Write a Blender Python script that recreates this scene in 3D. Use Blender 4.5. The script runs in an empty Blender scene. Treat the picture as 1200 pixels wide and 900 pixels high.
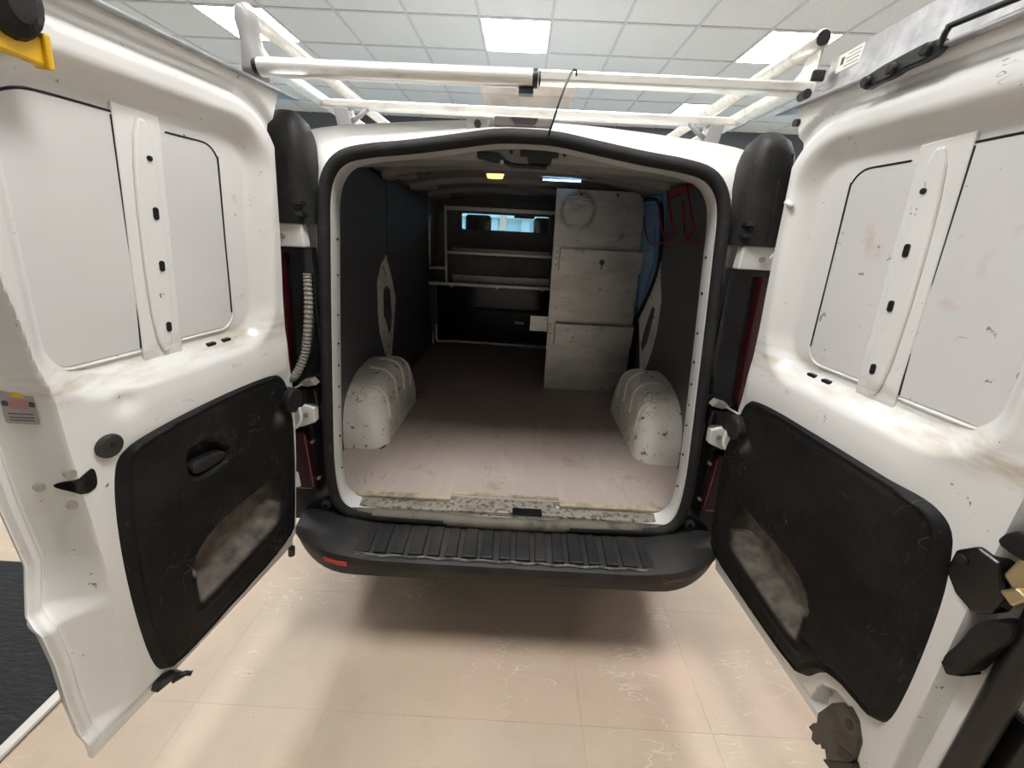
import bpy, math, random
import numpy as np
from mathutils import Vector, Matrix
random.seed(7); rng = np.random.default_rng(7)
SC = bpy.context.scene
COL = SC.collection

# ------------------------------------------------------------------ camera
CAM_C = Vector((0.004, -1.155, 1.597)); PITCH, YAW, ROLL, FPX = 21.9, -0.5, 2.85, 433.0
_p, _y, _r = (math.radians(a) for a in (PITCH, YAW, ROLL))
_F = Vector((math.sin(_y)*math.cos(_p), math.cos(_y)*math.cos(_p), -math.sin(_p)))
_R0 = Vector((math.cos(_y), -math.sin(_y), 0)); _U0 = _R0.cross(_F)
_R = _R0*math.cos(_r) + _U0*math.sin(_r); _U = -_R0*math.sin(_r) + _U0*math.cos(_r)
camd = bpy.data.cameras.new('camera'); cam = bpy.data.objects.new('camera', camd); COL.objects.link(cam)
camd.sensor_fit = 'HORIZONTAL'; camd.sensor_width = 36; camd.lens = 36*FPX/1200; camd.clip_start = .02
M = Matrix((_R, _U, -_F)).transposed().to_4x4(); M.translation = CAM_C; cam.matrix_world = M
SC.camera = cam
# ------------------------------------------------------------------ world (overcast daylight outside the showroom)
W = bpy.data.worlds.new('world'); SC.world = W; W.use_nodes = True
bg = W.node_tree.nodes['Background']; bg.inputs[0].default_value = (.40, .72, .95, 1); bg.inputs[1].default_value = 3.4
LAMP = 41.0          # radiance of the ceiling panels
LED = 20.0           # cold LED strip in the load space
SC.view_settings.view_transform = 'Standard'; SC.view_settings.look = 'None'
SC.view_settings.gamma = 1; SC.view_settings.exposure = 0.0; SC.view_settings.use_curve_mapping = False

# ------------------------------------------------------------------ materials
MATS = {}
def mat(name, col, rough=.5, metal=0., layers=(), bump=None, coat=0., spec=.5, emit=None, pos=False, dirt_and_lit=None):
    """layers: (colour, map scale xyz, noise scale, lo, hi, amount[, mask]) ; mask = ('ring'|'ball', centre, r0, r1)"""
    m = bpy.data.materials.new(name); MATS[name] = m; m.use_nodes = True
    nt = m.node_tree; N = nt.nodes; Lk = nt.links.new
    b = N['Principled BSDF']
    b.inputs['Roughness'].default_value = rough; b.inputs['Metallic'].default_value = metal
    b.inputs['Specular IOR Level'].default_value = spec; b.inputs['Coat Weight'].default_value = coat
    b.inputs['Coat Roughness'].default_value = .12
    b.inputs['Base Color'].default_value = (*col, 1)
    if emit:
        b.inputs['Emission Color'].default_value = (*emit[0], 1); b.inputs['Emission Strength'].default_value = emit[1]
    tc = N.new('ShaderNodeTexCoord') if (layers or bump) else None
    CO = tc.outputs['Object'] if tc else None
    if pos: CO = N.new('ShaderNodeNewGeometry').outputs['Position']
    cur = None
    for L in layers:
        c2, sc, ns, lo, hi, amt = L[:6]
        mp = N.new('ShaderNodeMapping'); mp.inputs['Scale'].default_value = sc
        if len(L) > 7: mp.inputs['Rotation'].default_value = L[7]
        Lk(CO, mp.inputs['Vector'])
        nz = N.new('ShaderNodeTexNoise'); nz.inputs['Scale'].default_value = ns; nz.inputs['Detail'].default_value = 5
        nz.inputs['Roughness'].default_value = .6
        Lk(mp.outputs[0], nz.inputs['Vector'])
        mr = N.new('ShaderNodeMapRange'); mr.inputs[1].default_value = lo; mr.inputs[2].default_value = hi
        mr.inputs[3].default_value = 0; mr.inputs[4].default_value = amt
        Lk(nz.outputs['Fac'], mr.inputs[0]); fac = mr.outputs[0]
        if len(L) > 6 and L[6] and L[6][0] == 'line':        # thin wandering scuff lines, in patches
            _, width, ms, mlo = L[6]
            sb = N.new('ShaderNodeMath'); sb.operation = 'SUBTRACT'; sb.inputs[1].default_value = lo; Lk(nz.outputs['Fac'], sb.inputs[0])
            ab = N.new('ShaderNodeMath'); ab.operation = 'ABSOLUTE'; Lk(sb.outputs[0], ab.inputs[0])
            nz.inputs['Detail'].default_value = 2
            m2 = N.new('ShaderNodeMapRange'); m2.inputs[1].default_value = width*.3; m2.inputs[2].default_value = width; m2.inputs[3].default_value = amt; m2.inputs[4].default_value = 0
            Lk(ab.outputs[0], m2.inputs[0])
            n2 = N.new('ShaderNodeTexNoise'); n2.inputs['Scale'].default_value = ms; n2.inputs['Detail'].default_value = 3; Lk(CO, n2.inputs['Vector'])
            m3 = N.new('ShaderNodeMapRange'); m3.inputs[1].default_value = mlo; m3.inputs[2].default_value = mlo+.05; Lk(n2.outputs['Fac'], m3.inputs[0])
            mu = N.new('ShaderNodeMath'); mu.operation = 'MULTIPLY'; Lk(m2.outputs[0], mu.inputs[0]); Lk(m3.outputs[0], mu.inputs[1]); fac = mu.outputs[0]
        elif len(L) > 6 and L[6]:
            kind, ctr, r0, r1 = L[6]
            ds = N.new('ShaderNodeVectorMath'); ds.operation = 'DISTANCE'; ds.inputs[1].default_value = ctr
            if kind == 'zband':
                sx = N.new('ShaderNodeSeparateXYZ'); Lk(CO, sx.inputs[0]); src = sx.outputs[2]
            else:
                Lk(CO, ds.inputs[0]); src = ds.outputs['Value']
            m2 = N.new('ShaderNodeMapRange'); m2.interpolation_type = 'SMOOTHSTEP'
            if kind in ('ball',):
                m2.inputs[1].default_value = r0; m2.inputs[2].default_value = r1
                m2.inputs[3].default_value = 1; m2.inputs[4].default_value = 0
                Lk(src, m2.inputs[0])
            else:
                sb = N.new('ShaderNodeMath'); sb.operation = 'SUBTRACT'; sb.inputs[1].default_value = r0; Lk(src, sb.inputs[0])
                ab = N.new('ShaderNodeMath'); ab.operation = 'ABSOLUTE'; Lk(sb.outputs[0], ab.inputs[0])
                m2.inputs[1].default_value = 0; m2.inputs[2].default_value = r1
                m2.inputs[3].default_value = 1; m2.inputs[4].default_value = 0
                Lk(ab.outputs[0], m2.inputs[0])
            mu = N.new('ShaderNodeMath'); mu.operation = 'MULTIPLY'; Lk(fac, mu.inputs[0]); Lk(m2.outputs[0], mu.inputs[1]); fac = mu.outputs[0]
        mx = N.new('ShaderNodeMix'); mx.data_type = 'RGBA'
        if cur is None: mx.inputs[6].default_value = (*col, 1)
        else: Lk(cur, mx.inputs[6])
        mx.inputs[7].default_value = (*c2, 1); Lk(fac, mx.inputs[0]); cur = mx.outputs[2]
    if dirt_and_lit:
        at = N.new('ShaderNodeAttribute'); at.attribute_name = 'dirt_and_lit'
        nz = N.new('ShaderNodeTexNoise'); nz.inputs['Scale'].default_value = 22; nz.inputs['Detail'].default_value = 6; Lk(CO, nz.inputs['Vector'])
        mr = N.new('ShaderNodeMapRange'); mr.inputs[1].default_value = .3; mr.inputs[2].default_value = .62; mr.inputs[3].default_value = .35; mr.inputs[4].default_value = 1; Lk(nz.outputs['Fac'], mr.inputs[0])
        mu = N.new('ShaderNodeMath'); mu.operation = 'MULTIPLY'; Lk(at.outputs['Fac'], mu.inputs[0]); Lk(mr.outputs[0], mu.inputs[1])
        mx = N.new('ShaderNodeMix'); mx.data_type = 'RGBA'; Lk(cur, mx.inputs[6]); mx.inputs[7].default_value = (*dirt_and_lit, 1); Lk(mu.outputs[0], mx.inputs[0]); cur = mx.outputs[2]
    if cur is not None: Lk(cur, b.inputs['Base Color'])
    if bump:
        ns, st, sc = bump
        mp = N.new('ShaderNodeMapping'); mp.inputs['Scale'].default_value = sc; Lk(CO, mp.inputs['Vector'])
        nz = N.new('ShaderNodeTexNoise'); nz.inputs['Scale'].default_value = ns; nz.inputs['Detail'].default_value = 4
        Lk(mp.outputs[0], nz.inputs['Vector'])
        bp = N.new('ShaderNodeBump'); bp.inputs['Strength'].default_value = st; bp.inputs['Distance'].default_value = .01
        Lk(nz.outputs['Fac'], bp.inputs['Height']); Lk(bp.outputs[0], b.inputs['Normal'])
    return m
I = (1, 1, 1)
SCR = (.05, .05, .05)
mat('paint', (.70, .70, .685), .28, coat=.25, layers=[
    ((.60, .585, .55), I, 3, .5, .75, .5),
    (SCR, (60, 60, 9), 1.0, .735, .76, .75), (SCR, (9, 14, 60), 1.0, .745, .765, .6),
    (SCR, I, 46, .735, .755, .8), ((.4, .36, .3), I, 20, .68, .74, .5)])
mat('door_paint', (.84, .84, .825), .26, coat=.3, layers=[
    ((.76, .75, .72), I, 2.5, .5, .75, .5),
    ((.56, .49, .38), (2, 2, 9), 5, .42, .68, .9, ('zband', (0, 0, 0), 1.31, .06)),
    (SCR, (5, 70, 40), 1.0, .715, .74, .7), (SCR, (5, 16, 70), 1.0, .745, .765, .6, None, (.6, 0, 0)),
    (SCR, I, 40, .70, .72, .8), ((.45, .4, .33), I, 18, .69, .76, .35), (SCR, (1, 1, 2.5), 16, .5, .6, .7, ('line', .008, 13, .665))])
mat('blank', (.74, .735, .73), .35, layers=[((.63, .63, .62), I, 2, .45, .7, .5), ((.12, .1, .09), (8, 40, 22), 1, .745, .765, .6),
    ((.13, .12, .11), I, 26, .735, .755, .6)])
mat('blank_worn', (.74, .735, .73), .35, layers=[((.63, .63, .62), I, 2, .45, .7, .5), ((.12, .1, .09), (8, 40, 22), 1, .68, .71, .7),
    ((.13, .12, .11), I, 30, .675, .70, .75), ((.2, .18, .16), I, 9, .5, .6, .6, ('line', .006, 8, .6)), ((.6, .25, .22), I, 9, .62, .75, .4)])
mat('trim', (.010, .010, .0105), .58, spec=.35, bump=(140, .12, I), layers=[((.07, .07, .07), (8, 30, 4), 6, .62, .72, .5, None, (.8, .2, 0)),
    ((.09, .085, .08), (6, 5, 50), 3, .68, .72, .6, None, (.5, .4, 0)), ((.06, .055, .05), I, 5, .45, .75, .5)])
mat('door_trim', (.0065, .0065, .007), .6, spec=.22, bump=(140, .12, I), dirt_and_lit=(.20, .175, .15), layers=[((.07, .07, .07), (8, 30, 4), 6, .62, .72, .5, None, (.8, .2, 0)),
    ((.12, .115, .11), (5, 5, 60), 2.2, .70, .73, .7, None, (.5, .4, 0)), ((.12, .115, .11), (5, 60, 5), 2.0, .71, .735, .6, None, (.3, .9, 0)), ((.035, .032, .03), I, 5, .45, .75, .5), ((.16, .155, .15), (1, 2, 2), 7, .5, .6, .55, ('line', .006, 6, .57))])
mat('pocket_dirt', (.13, .115, .10), .8, layers=[((.05, .05, .05), I, 14, .4, .6, .7), ((.2, .18, .15), I, 40, .55, .7, .6)])
mat('black', (.012, .012, .013), .42)
mat('gloss_black', (.008, .008, .009), .15)
mat('rubber', (.013, .013, .013), .7, spec=.3, layers=[((.05, .047, .042), I, 9, .5, .75, .5)], bump=(60, .2, (1, 1, 6)))
mat('sill_rubber', (.13, .115, .09), .7, layers=[((.03, .03, .03), I, 10, .5, .65, .8)])
mat('bumper', (.013, .013, .0135), .55, spec=.35, layers=[((.06, .055, .05), I, 6, .45, .75, .6), ((.1, .09, .08), I, 40, .66, .72, .4)], bump=(160, .1, I))
mat('scuff', (.16, .155, .15), .7, layers=[((.03, .03, .03), I, 30, .45, .6, .9)])
mat('red_lens', (.035, .001, .004), .12, coat=.5)
mat('reflector', (.5, .03, .02), .2)
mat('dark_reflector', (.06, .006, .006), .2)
mat('lining', (.10, .10, .108), .55, layers=[((.08, .08, .086), I, 2, .4, .7, .6), ((.13, .13, .135), I, 60, .72, .75, .5)])
mat('inner_grey', (.27, .265, .26), .5, layers=[((.16, .155, .15), I, 5, .45, .7, .6), ((.03, .03, .03), I, 22, .68, .72, .8)])
mat('bulk', (.15, .145, .145), .45, layers=[((.09, .085, .08), I, 5, .45, .7, .6)])
mat('arch', (.88, .85, .78), .42, layers=[((.68, .63, .55), I, 7, .45, .72, .7), ((.04, .035, .03), (25, 25, 25), 1, .625, .67, .85),
    ((.04, .035, .03), (60, 10, 8), 1, .70, .73, .8), ((.05, .04, .035), I, 14, .5, .6, .8, ('line', .012, 7, .56))])
mat('ply', (.40, .335, .30), .55, layers=[((.35, .285, .25), I, 2.2, .45, .68, .7), ((.50, .43, .385), (10, 3, 1), 1.5, .52, .7, .3), ((.06, .05, .045), (3, 1, 1), 3.5, .5, .6, .7, ('line', .006, 3.5, .56)),
    ((.06, .05, .045), (7, 45, 1), 1, .715, .735, .75), ((.06, .05, .045), (40, 6, 1), 1, .725, .745, .7), ((.12, .1, .09), I, 30, .66, .72, .5),
    ((.2, .12, .07), I, 6, .62, .75, .5)])
mat('sill', (.42, .36, .26), .5, layers=[((.16, .13, .1), I, 14, .45, .62, .8)])
mat('tread', (.33, .30, .25), .45, metal=.2, layers=[((.06, .055, .05), I, 55, .52, .58, .85), ((.15, .13, .1), I, 8, .45, .7, .7)])
mat('alu', (.62, .60, .575), .42, metal=.75, layers=[((.40, .375, .35), (2, 2, 5), 2, .45, .68, .7), ((.14, .12, .11), I, 30, .655, .69, .85),
    ((.16, .14, .12), (2, 2, 60), 1, .66, .70, .6), ((.2, .17, .15), I, 12, .62, .72, .6),
    ((.18, .155, .14), I, 9, .38, .60, .7, ('ring', (-.165, 0, 1.19), .10, .024)),
    ((.13, .11, .1), (2, 2, 20), 5, .4, .6, .6, ('ball', (-.165, 0, 1.25), .02, .12))])
mat('alu_bar', (.62, .60, .56), .38, metal=.6, layers=[((.4, .37, .33), I, 14, .5, .7, .5)])
mat('rack', (.80, .785, .74), .34, metal=.65, layers=[((.45, .42, .37), (4, 12, 12), 3, .5, .72, .6)])
mat('steel', (.45, .44, .42), .35, metal=.8)
mat('galv', (.50, .50, .51), .38, metal=.8, layers=[((.33, .33, .34), (6, 6, 6), 2, .4, .6, .9), ((.66, .66, .67), I, 16, .55, .7, .6)])
mat('lamp_grey', (.17, .15, .14), .4)
mat('lamp_dark', (.06, .05, .05), .3)
mat('plate', (.36, .32, .285), .45, metal=.3, layers=[((.22, .19, .17), I, 9, .45, .65, .7)])
mat('grey_plastic', (.23, .225, .225), .45)
mat('bracket', (.10, .092, .082), .5, metal=.35, layers=[((.035, .03, .028), I, 14, .45, .65, .8)])
mat('brass', (.55, .46, .28), .3, metal=.9)
mat('yellow', (.78, .46, .02), .4)
mat('sticker', (.36, .34, .335), .4)
mat('sticker_white', (.68, .66, .60), .5)
mat('ink', (.06, .06, .06), .5)
mat('pink_ink', (.42, .22, .20), .5)
mat('red_cord', (.33, .015, .02), .45)
mat('blue_lit_paint', (.12, .26, .50), .4)  # cold blue light on the white door skin, put into its colour
mat('seat', (.10, .07, .055), .8)
mat('rubber_plug', (.03, .03, .03), .55)
mat('conduit', (.20, .185, .165), .55)
mat('amber_lamp', (.8, .45, .15), .4, emit=((1, .5, .15), 3.0))
mat('led', (.9, .95, 1), .3, emit=((.35, .6, 1.0), LED))
mat('led_body', (.05, .05, .06), .4)
mat('panel_light', (.95, .95, .95), .4, emit=((1, .982, .955), LAMP))
mat('tile', (.84, .85, .86), .9, bump=(120, .5, I), layers=[((.72, .73, .74), I, 70, .45, .6, .6)])
mat('grid', (.66, .67, .68), .6)
mat('wall_paint', (.60, .60, .58), .8)
mat('dark_soffit', (.10, .11, .13), .8)
mat('carpet', (.018, .018, .02), .9, bump=(30, .8, (1, 3, 1)), layers=[((.06, .06, .065), (6, 40, 1), 2, .55, .7, .7)])
mat('white_strip', (.72, .70, .66), .5)
FL = [((.50, .40, .30), I, 1.6, .42, .66, .7), ((.40, .30, .22), I, 5, .52, .72, .35),
      ((.80, .73, .62), (1, 3.6, 1), 4, .5, .6, .45, ('line', .011, 2.4, .55)), ((.80, .73, .62), (1, 4.0, 1), 7, .52, .6, .35, ('line', .012, 3.0, .57)),
      ((.13, .09, .07), (9, 20, 1), 1.2, .5, .6, .8, ('line', .006, 9, .66)), ((.12, .09, .07), (26, 60, 1), 1, .71, .73, .8), ((.10, .07, .06), I, 34, .715, .735, .8),
      ((.66, .44, .36), I, 2.0, .55, .75, .35)]
for i, cc in enumerate(((.60, .475, .36), (.58, .47, .36), (.61, .46, .355), (.59, .475, .35))):
    mat('vinyl%d' % i, cc, .42, layers=FL, pos=True)
mat('asphalt', (.3, .31, .32), .9)
mat('facade', (.72, .78, .8), .8)
mat('foliage', (.1, .25, .2), .9)
mat('screen', (.35, .75, .8), .6)
def glass(name, tint):
    m = bpy.data.materials.new(name); MATS[name] = m; m.use_nodes = True; nt = m.node_tree; nt.nodes.clear()
    o = nt.nodes.new('ShaderNodeOutputMaterial'); t = nt.nodes.new('ShaderNodeBsdfTransparent'); t.inputs[0].default_value = (*tint, 1)
    g = nt.nodes.new('ShaderNodeBsdfGlossy'); g.inputs['Roughness'].default_value = .03
    mx = nt.nodes.new('ShaderNodeMixShader'); mx.inputs[0].default_value = .05; nt.links.new(t.outputs[0], mx.inputs[1])
    nt.links.new(g.outputs[0], mx.inputs[2]); nt.links.new(mx.outputs[0], o.inputs[0])
glass('glass', (.95, .985, .985)); glass('cab_glass', (.93, .97, .97))

# ------------------------------------------------------------------ mesh helpers
class MB:
    def __init__(s): s.v = []; s.f = []; s.m = []; s.mi = 0
    def add(s, vs, fs):
        o = len(s.v); s.v += [tuple(map(float, p)) for p in vs]
        for f in fs: s.f.append(tuple(o+i for i in f)); s.m.append(s.mi)
        return s
    def box(s, x0, x1, y0, y1, z0, z1):
        return s.add([(x, y, z) for x in (x0, x1) for y in (y0, y1) for z in (z0, z1)],
                     [(0, 1, 3, 2), (4, 6, 7, 5), (0, 4, 5, 1), (2, 3, 7, 6), (0, 2, 6, 4), (1, 5, 7, 3)])
    def prism(s, pts, fn0, fn1):
        n = len(pts); vs = [fn0(*p) for p in pts] + [fn1(*p) for p in pts]
        return s.add(vs, [tuple(range(n))[::-1], tuple(range(n, 2*n))] + [(i, (i+1) % n, n+(i+1) % n, n+i) for i in range(n)])
    def tube(s, path, r, n=10, cap=True, sx=1., closed=False):
        P = [Vector(p) for p in path]; k = len(P); rs = r if isinstance(r, (list, tuple)) else [r]*k
        prev = None; vs = []
        for i in range(k):
            if closed: t = P[(i+1) % k]-P[i-1]
            else: t = P[min(i+1, k-1)]-P[max(i-1, 0)]
            t.normalize()
            if prev is None: a = t.orthogonal().normalized() if abs(t.z) > .9 else t.cross(Vector((0, 0, 1))).normalized()
            else: a = (prev-t*prev.dot(t)).normalized()
            prev = a; b = t.cross(a)
            for j in range(n):
                q = 2*math.pi*j/n; vs.append(P[i]+a*math.cos(q)*rs[i]*sx+b*math.sin(q)*rs[i])
        fs = []
        for i in range(k if closed else k-1):
            for j in range(n):
                i2 = (i+1) % k; fs.append((i*n+j, i*n+(j+1) % n, i2*n+(j+1) % n, i2*n+j))
        if cap and not closed: fs += [tuple(range(n))[::-1], tuple(range((k-1)*n, k*n))]
        return s.add(vs, fs)
    def cyl(s, p0, p1, r, n=20, r1=None): return s.tube([p0, p1], [r, r if r1 is None else r1], n)
    def loft(s, loops, closed=True, cap=False):
        n = len(loops[0]); vs = [p for L in loops for p in L]; fs = []
        for k in range(len(loops)-1):
            for j in range(n if closed else n-1):
                j2 = (j+1) % n; fs.append((k*n+j, k*n+j2, (k+1)*n+j2, (k+1)*n+j))
        if cap: fs += [tuple(range(n))[::-1], tuple(range((len(loops)-1)*n, len(loops)*n))]
        return s.add(vs, fs)
    def mesh(s, name):
        me = bpy.data.meshes.new(name); me.from_pydata(s.v, [], s.f); me.update(); return me
    def build(s, name, m, parent=None, smooth=False, bevel=0., solid=0., fix=True):
        me = s.mesh(name)
        for q in (m if isinstance(m, (list, tuple)) else [m]): me.materials.append(MATS[q])
        if max(s.m, default=0): me.polygons.foreach_set('material_index', s.m)
        if fix:
            import bmesh
            bm = bmesh.new(); bm.from_mesh(me); bmesh.ops.recalc_face_normals(bm, faces=bm.faces); bm.to_mesh(me); bm.free()
        if smooth: me.polygons.foreach_set('use_smooth', [True]*len(me.polygons))
        o = bpy.data.objects.new(name, me); COL.objects.link(o); o.parent = parent
        if solid:
            md = o.modifiers.new('s', 'SOLIDIFY'); md.thickness = solid; md.offset = 0
        if bevel:
            md = o.modifiers.new('b', 'BEVEL'); md.width = bevel; md.segments = 2; md.limit_method = 'ANGLE'; md.angle_limit = .6
        if smooth and not bevel: me.shade_smooth() if False else None
        return o
def autosmooth(o, ang=40):
    me = o.data; me.polygons.foreach_set('use_smooth', [True]*len(me.polygons))
    if hasattr(me, 'set_sharp_from_angle'): me.set_sharp_from_angle(angle=math.radians(ang))
    return o
def empty(name, loc=(0, 0, 0)):
    e = bpy.data.objects.new(name, None); e.location = loc; COL.objects.link(e); e.empty_display_size = .1; return e
def tag(o, label=None, cat=None, group=None, kind=None):
    for k, v in (('label', label), ('category', cat), ('group', group), ('kind', kind)):
        if v: o[k] = v
    return o
def box(name, m, parent, x0, x1, y0, y1, z0, z1, bevel=.003):
    return MB().box(x0, x1, y0, y1, z0, z1).build(name, m, parent, bevel=bevel)
def crom(pts, k=4, closed=False):
    P = [np.array(p, float) for p in pts]; n = len(P); out = []
    for i in range(n if closed else n-1):
        g = lambda j: P[j % n] if closed else P[min(max(j, 0), n-1)]
        p0, p1, p2, p3 = g(i-1), g(i), g(i+1), g(i+2)
        for t in range(k):
            t /= k
            out.append(.5*((2*p1)+(-p0+p2)*t+(2*p0-5*p1+4*p2-p3)*t*t+(-p0+3*p1-3*p2+p3)*t**3))
    if not closed: out.append(P[-1])
    return [tuple(p) for p in out]
def chaikin(pts, it=2):
    for _ in range(it):
        q = []
        for a, b in zip(pts, pts[1:]+pts[:1]):
            q += [(a[0]*.75+b[0]*.25, a[1]*.75+b[1]*.25), (a[0]*.25+b[0]*.75, a[1]*.25+b[1]*.75)]
        pts = q
    return pts
def rrect(x0, x1, y0, y1, r, n=5):
    out = []
    for cx, cy, a0 in ((x1-r, y1-r, 0), (x0+r, y1-r, 90), (x0+r, y0+r, 180), (x1-r, y0+r, 270)):
        for i in range(n+1):
            a = math.radians(a0+90*i/n); out.append((cx+r*math.cos(a), cy+r*math.sin(a)))
    return out
def S(x): x = np.clip(x, 0, 1); return x*x*(3-2*x)
def sd_poly(poly, U, V):
    P = np.array(poly); d = np.full(U.shape, 1e9); ins = np.zeros(U.shape, bool); n = len(P)
    for i in range(n):
        a, b = P[i], P[(i+1) % n]; e = b-a
        t = np.clip(((U-a[0])*e[0]+(V-a[1])*e[1])/max(e@e, 1e-12), 0, 1)
        d = np.minimum(d, (U-a[0]-t*e[0])**2+(V-a[1]-t*e[1])**2)
        c = ((a[1] > V) != (b[1] > V))
        if abs(e[1]) > 1e-12: ins ^= c & (U < e[0]*(V-a[1])/e[1]+a[0])
    d = np.sqrt(d); return np.where(ins, -d, d)
def sd_rbox(U, V, u0, u1, v0, v1, r):
    qx = np.abs(U-(u0+u1)/2)-(u1-u0)/2+r; qy = np.abs(V-(v0+v1)/2)-(v1-v0)/2+r
    return np.hypot(np.maximum(qx, 0), np.maximum(qy, 0))+np.minimum(np.maximum(qx, qy), 0)-r

# ================================================================== ROOM
CZ = 3.25
RX0, RX1, RY0, RY1 = -5.6, 6.0, -4.2, 5.75
fl = MB().box(RX0, RX1, RY0, RY1, -.08, -.003).build('floor', 'vinyl0'); tag(fl, 'worn beige vinyl showroom floor with pale scuffs', kind='structure')
# vinyl tiles near the van, each a piece of the floor
TS = .46
tm = [MB().box(0, TS-.0006, 0, TS-.0006, -.003, 0).mesh('floor_tile') for _ in range(4)]
for i, me in enumerate(tm): me.materials.append(MATS['vinyl%d' % i])
for i in range(-3, 6):
    for j in range(-4, 6):
        o = bpy.data.objects.new('floor_tile', random.choice(tm)); COL.objects.link(o); o.parent = fl
        o.location = (-.155+i*TS, -.385+j*TS, 0)
# dark carpet and white edging beyond the left door
o = box('carpet', 'carpet', None, RX0+.02, -1.575, -4.15, .13, .001, .012); tag(o, 'black textured carpet area left of the vinyl floor', 'carpet')
o = box('edging_strip', 'white_strip', None, -1.573, -1.535, -4.15, .13, .0005, .018, .006); tag(o, 'white edging strip along the black carpet', 'edging strip')
# ceiling: grid bars and tiles
ce = MB().box(RX0, RX1, RY0, RY1, CZ+.03, CZ+.1).build('ceiling', 'grid'); tag(ce, 'white suspended tile ceiling with recessed light panels', kind='structure')
GX = [.15+.6*k for k in range(-9, 10)]; GY0 = 2.78
GY = [GY0+.6*k for k in range(-13, 6)]
LPOS = [(x, 3.08) for x in (-4.95, -2.55, -.15, 2.25, 4.65)] + [(2.25, 4.88), (-.75, -.52), (.45, -.52), (-2.55, .68), (2.25, .68)]
lights = {(round(x, 2), round(y, 2)) for x, y in LPOS}
tme = MB().box(-.289, .289, -.289, .289, 0, .012).mesh('ceiling_tile'); tme.materials.append(MATS['tile'])
back = MB()
for gx in GX[:-1]:
    for gy in GY[:-1]:
        cx, cy = gx+.3, gy+.3
        if (round(cx, 2), round(cy, 2)) in lights or not (RX0 < cx-.3 and cx+.3 < RX1 and cy+.3 < RY1+.1 and RY0 < cy-.3): continue
        if cy > 1.5:
            o = bpy.data.objects.new('ceiling_tile', tme); COL.objects.link(o); o.parent = ce; o.location = (cx, cy, CZ+.004)
        else: back.box(cx-.289, cx+.289, cy-.289, cy+.289, CZ+.004, CZ+.016)
tag(back.build('ceiling_tiles', 'tile', ce), kind='stuff')
for gx in GX:
    if RX0 < gx < RX1: box('grid_bar', 'grid', ce, gx-.011, gx+.011, RY0, RY1, CZ-.004, CZ+.03, 0)
for gy in GY:
    if RY0 < gy < RY1: box('grid_bar', 'grid', ce, RX0, RX1, gy-.011, gy+.011, CZ-.0045, CZ+.0295, 0)
LABS = {(-2.55, 3.08): 'square light panel in the ceiling above the left roof rail', (-.15, 3.08): 'square light panel in the ceiling above the rack roller, middle of the row',
        (2.25, 3.08): 'square light panel in the ceiling above the right roof rail', (2.25, 4.88): 'far ceiling light panel seen between the rack bars on the right'}
for x, y in LPOS:
    if RX0 < x-.3 and x+.3 < RX1:
        e = empty('ceiling_light', (x, y, CZ))
        lab = LABS.get((round(x, 2), round(y, 2)))
        if lab: tag(e, lab, 'ceiling light', 'square ceiling light panels')
        else: tag(e, 'square ceiling light panel further along the showroom, outside the picture', 'ceiling light', 'ceiling panels outside the picture')
        MB().box(-.285, .285, -.285, .285, .000, .012).build('diffuser', 'panel_light', e)
        f = MB()
        for a, b, c_, d in ((-.298, .298, -.298, -.285), (-.298, .298, .285, .298), (-.298, -.285, -.285, .285), (.285, .298, -.285, .285)):
            f.box(a, b, c_, d, -.006, .014)
        f.build('frame', 'grid', e)
for nm, b in (('wall_left', (RX0-.1, RX0, RY0, RY1)), ('wall_right', (RX1, RX1+.1, RY0, RY1)), ('wall_back', (RX0, RX1, RY0-.1, RY0))):
    o = box(nm, 'wall_paint', None, *b, -.08, CZ+.1, 0); tag(o, 'plain pale showroom wall, ' + nm[5:] + ' side', kind='structure')
# front wall of the showroom: dark soffit over a glazed front
wf = MB().box(RX0, RX1, RY1, RY1+.2, 2.35, CZ+.1).box(RX0, RX1, RY1, RY1+.2, -.08, .25)
for x in (RX0, RX1-.12): wf.box(x, x+.12, RY1, RY1+.2, .25, 2.35)
o = wf.build('wall_front', 'dark_soffit'); tag(o, 'dark soffit wall over the glazed shop front', kind='structure')
xs = [RX0+.12, -3.0, -.35, 1.3, 3.6, RX1-.12]
for i in range(5):
    wd = empty('window_%d' % (i+1), (0, 0, 0)); tag(wd, 'tall shop front window pane behind the van', kind='structure')
    f = MB(); a, b = xs[i], xs[i+1]
    for q in ((a, a+.05, .25, 2.35), (b-.05, b, .25, 2.35), (a+.05, b-.05, .25, .30), (a+.05, b-.05, 2.30, 2.35)):
        f.box(q[0], q[1], RY1+.05, RY1+.13, q[2], q[3])
    f.build('window_frame', 'wall_paint', wd)
    MB().box(a+.05, b-.05, RY1+.085, RY1+.093, .30, 2.30).build('pane', 'glass', wd)
# street outside, only glimpsed through the bulkhead window
o = box('street', 'asphalt', None, -30, 30, RY1+.2, 40, -.3, -.1, 0); tag(o, 'grey street outside the shop front', kind='structure')
hs = empty('building', (0, 18, 0)); tag(hs, 'pale building across the street seen through the cab', 'building')
MB().box(-14, 14, 0, 4, -.1, 2.3).build('facade', 'facade', hs)
for k in range(9): box('column', 'wall_paint', hs, -7.6+k*1.5, -7.2+k*1.5, -.5, -.1, -.1, 2.3, .02)
box('roof', 'grid', hs, -14.2, 14.2, -.7, 4.2, 2.3, 2.6, .02)

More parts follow.
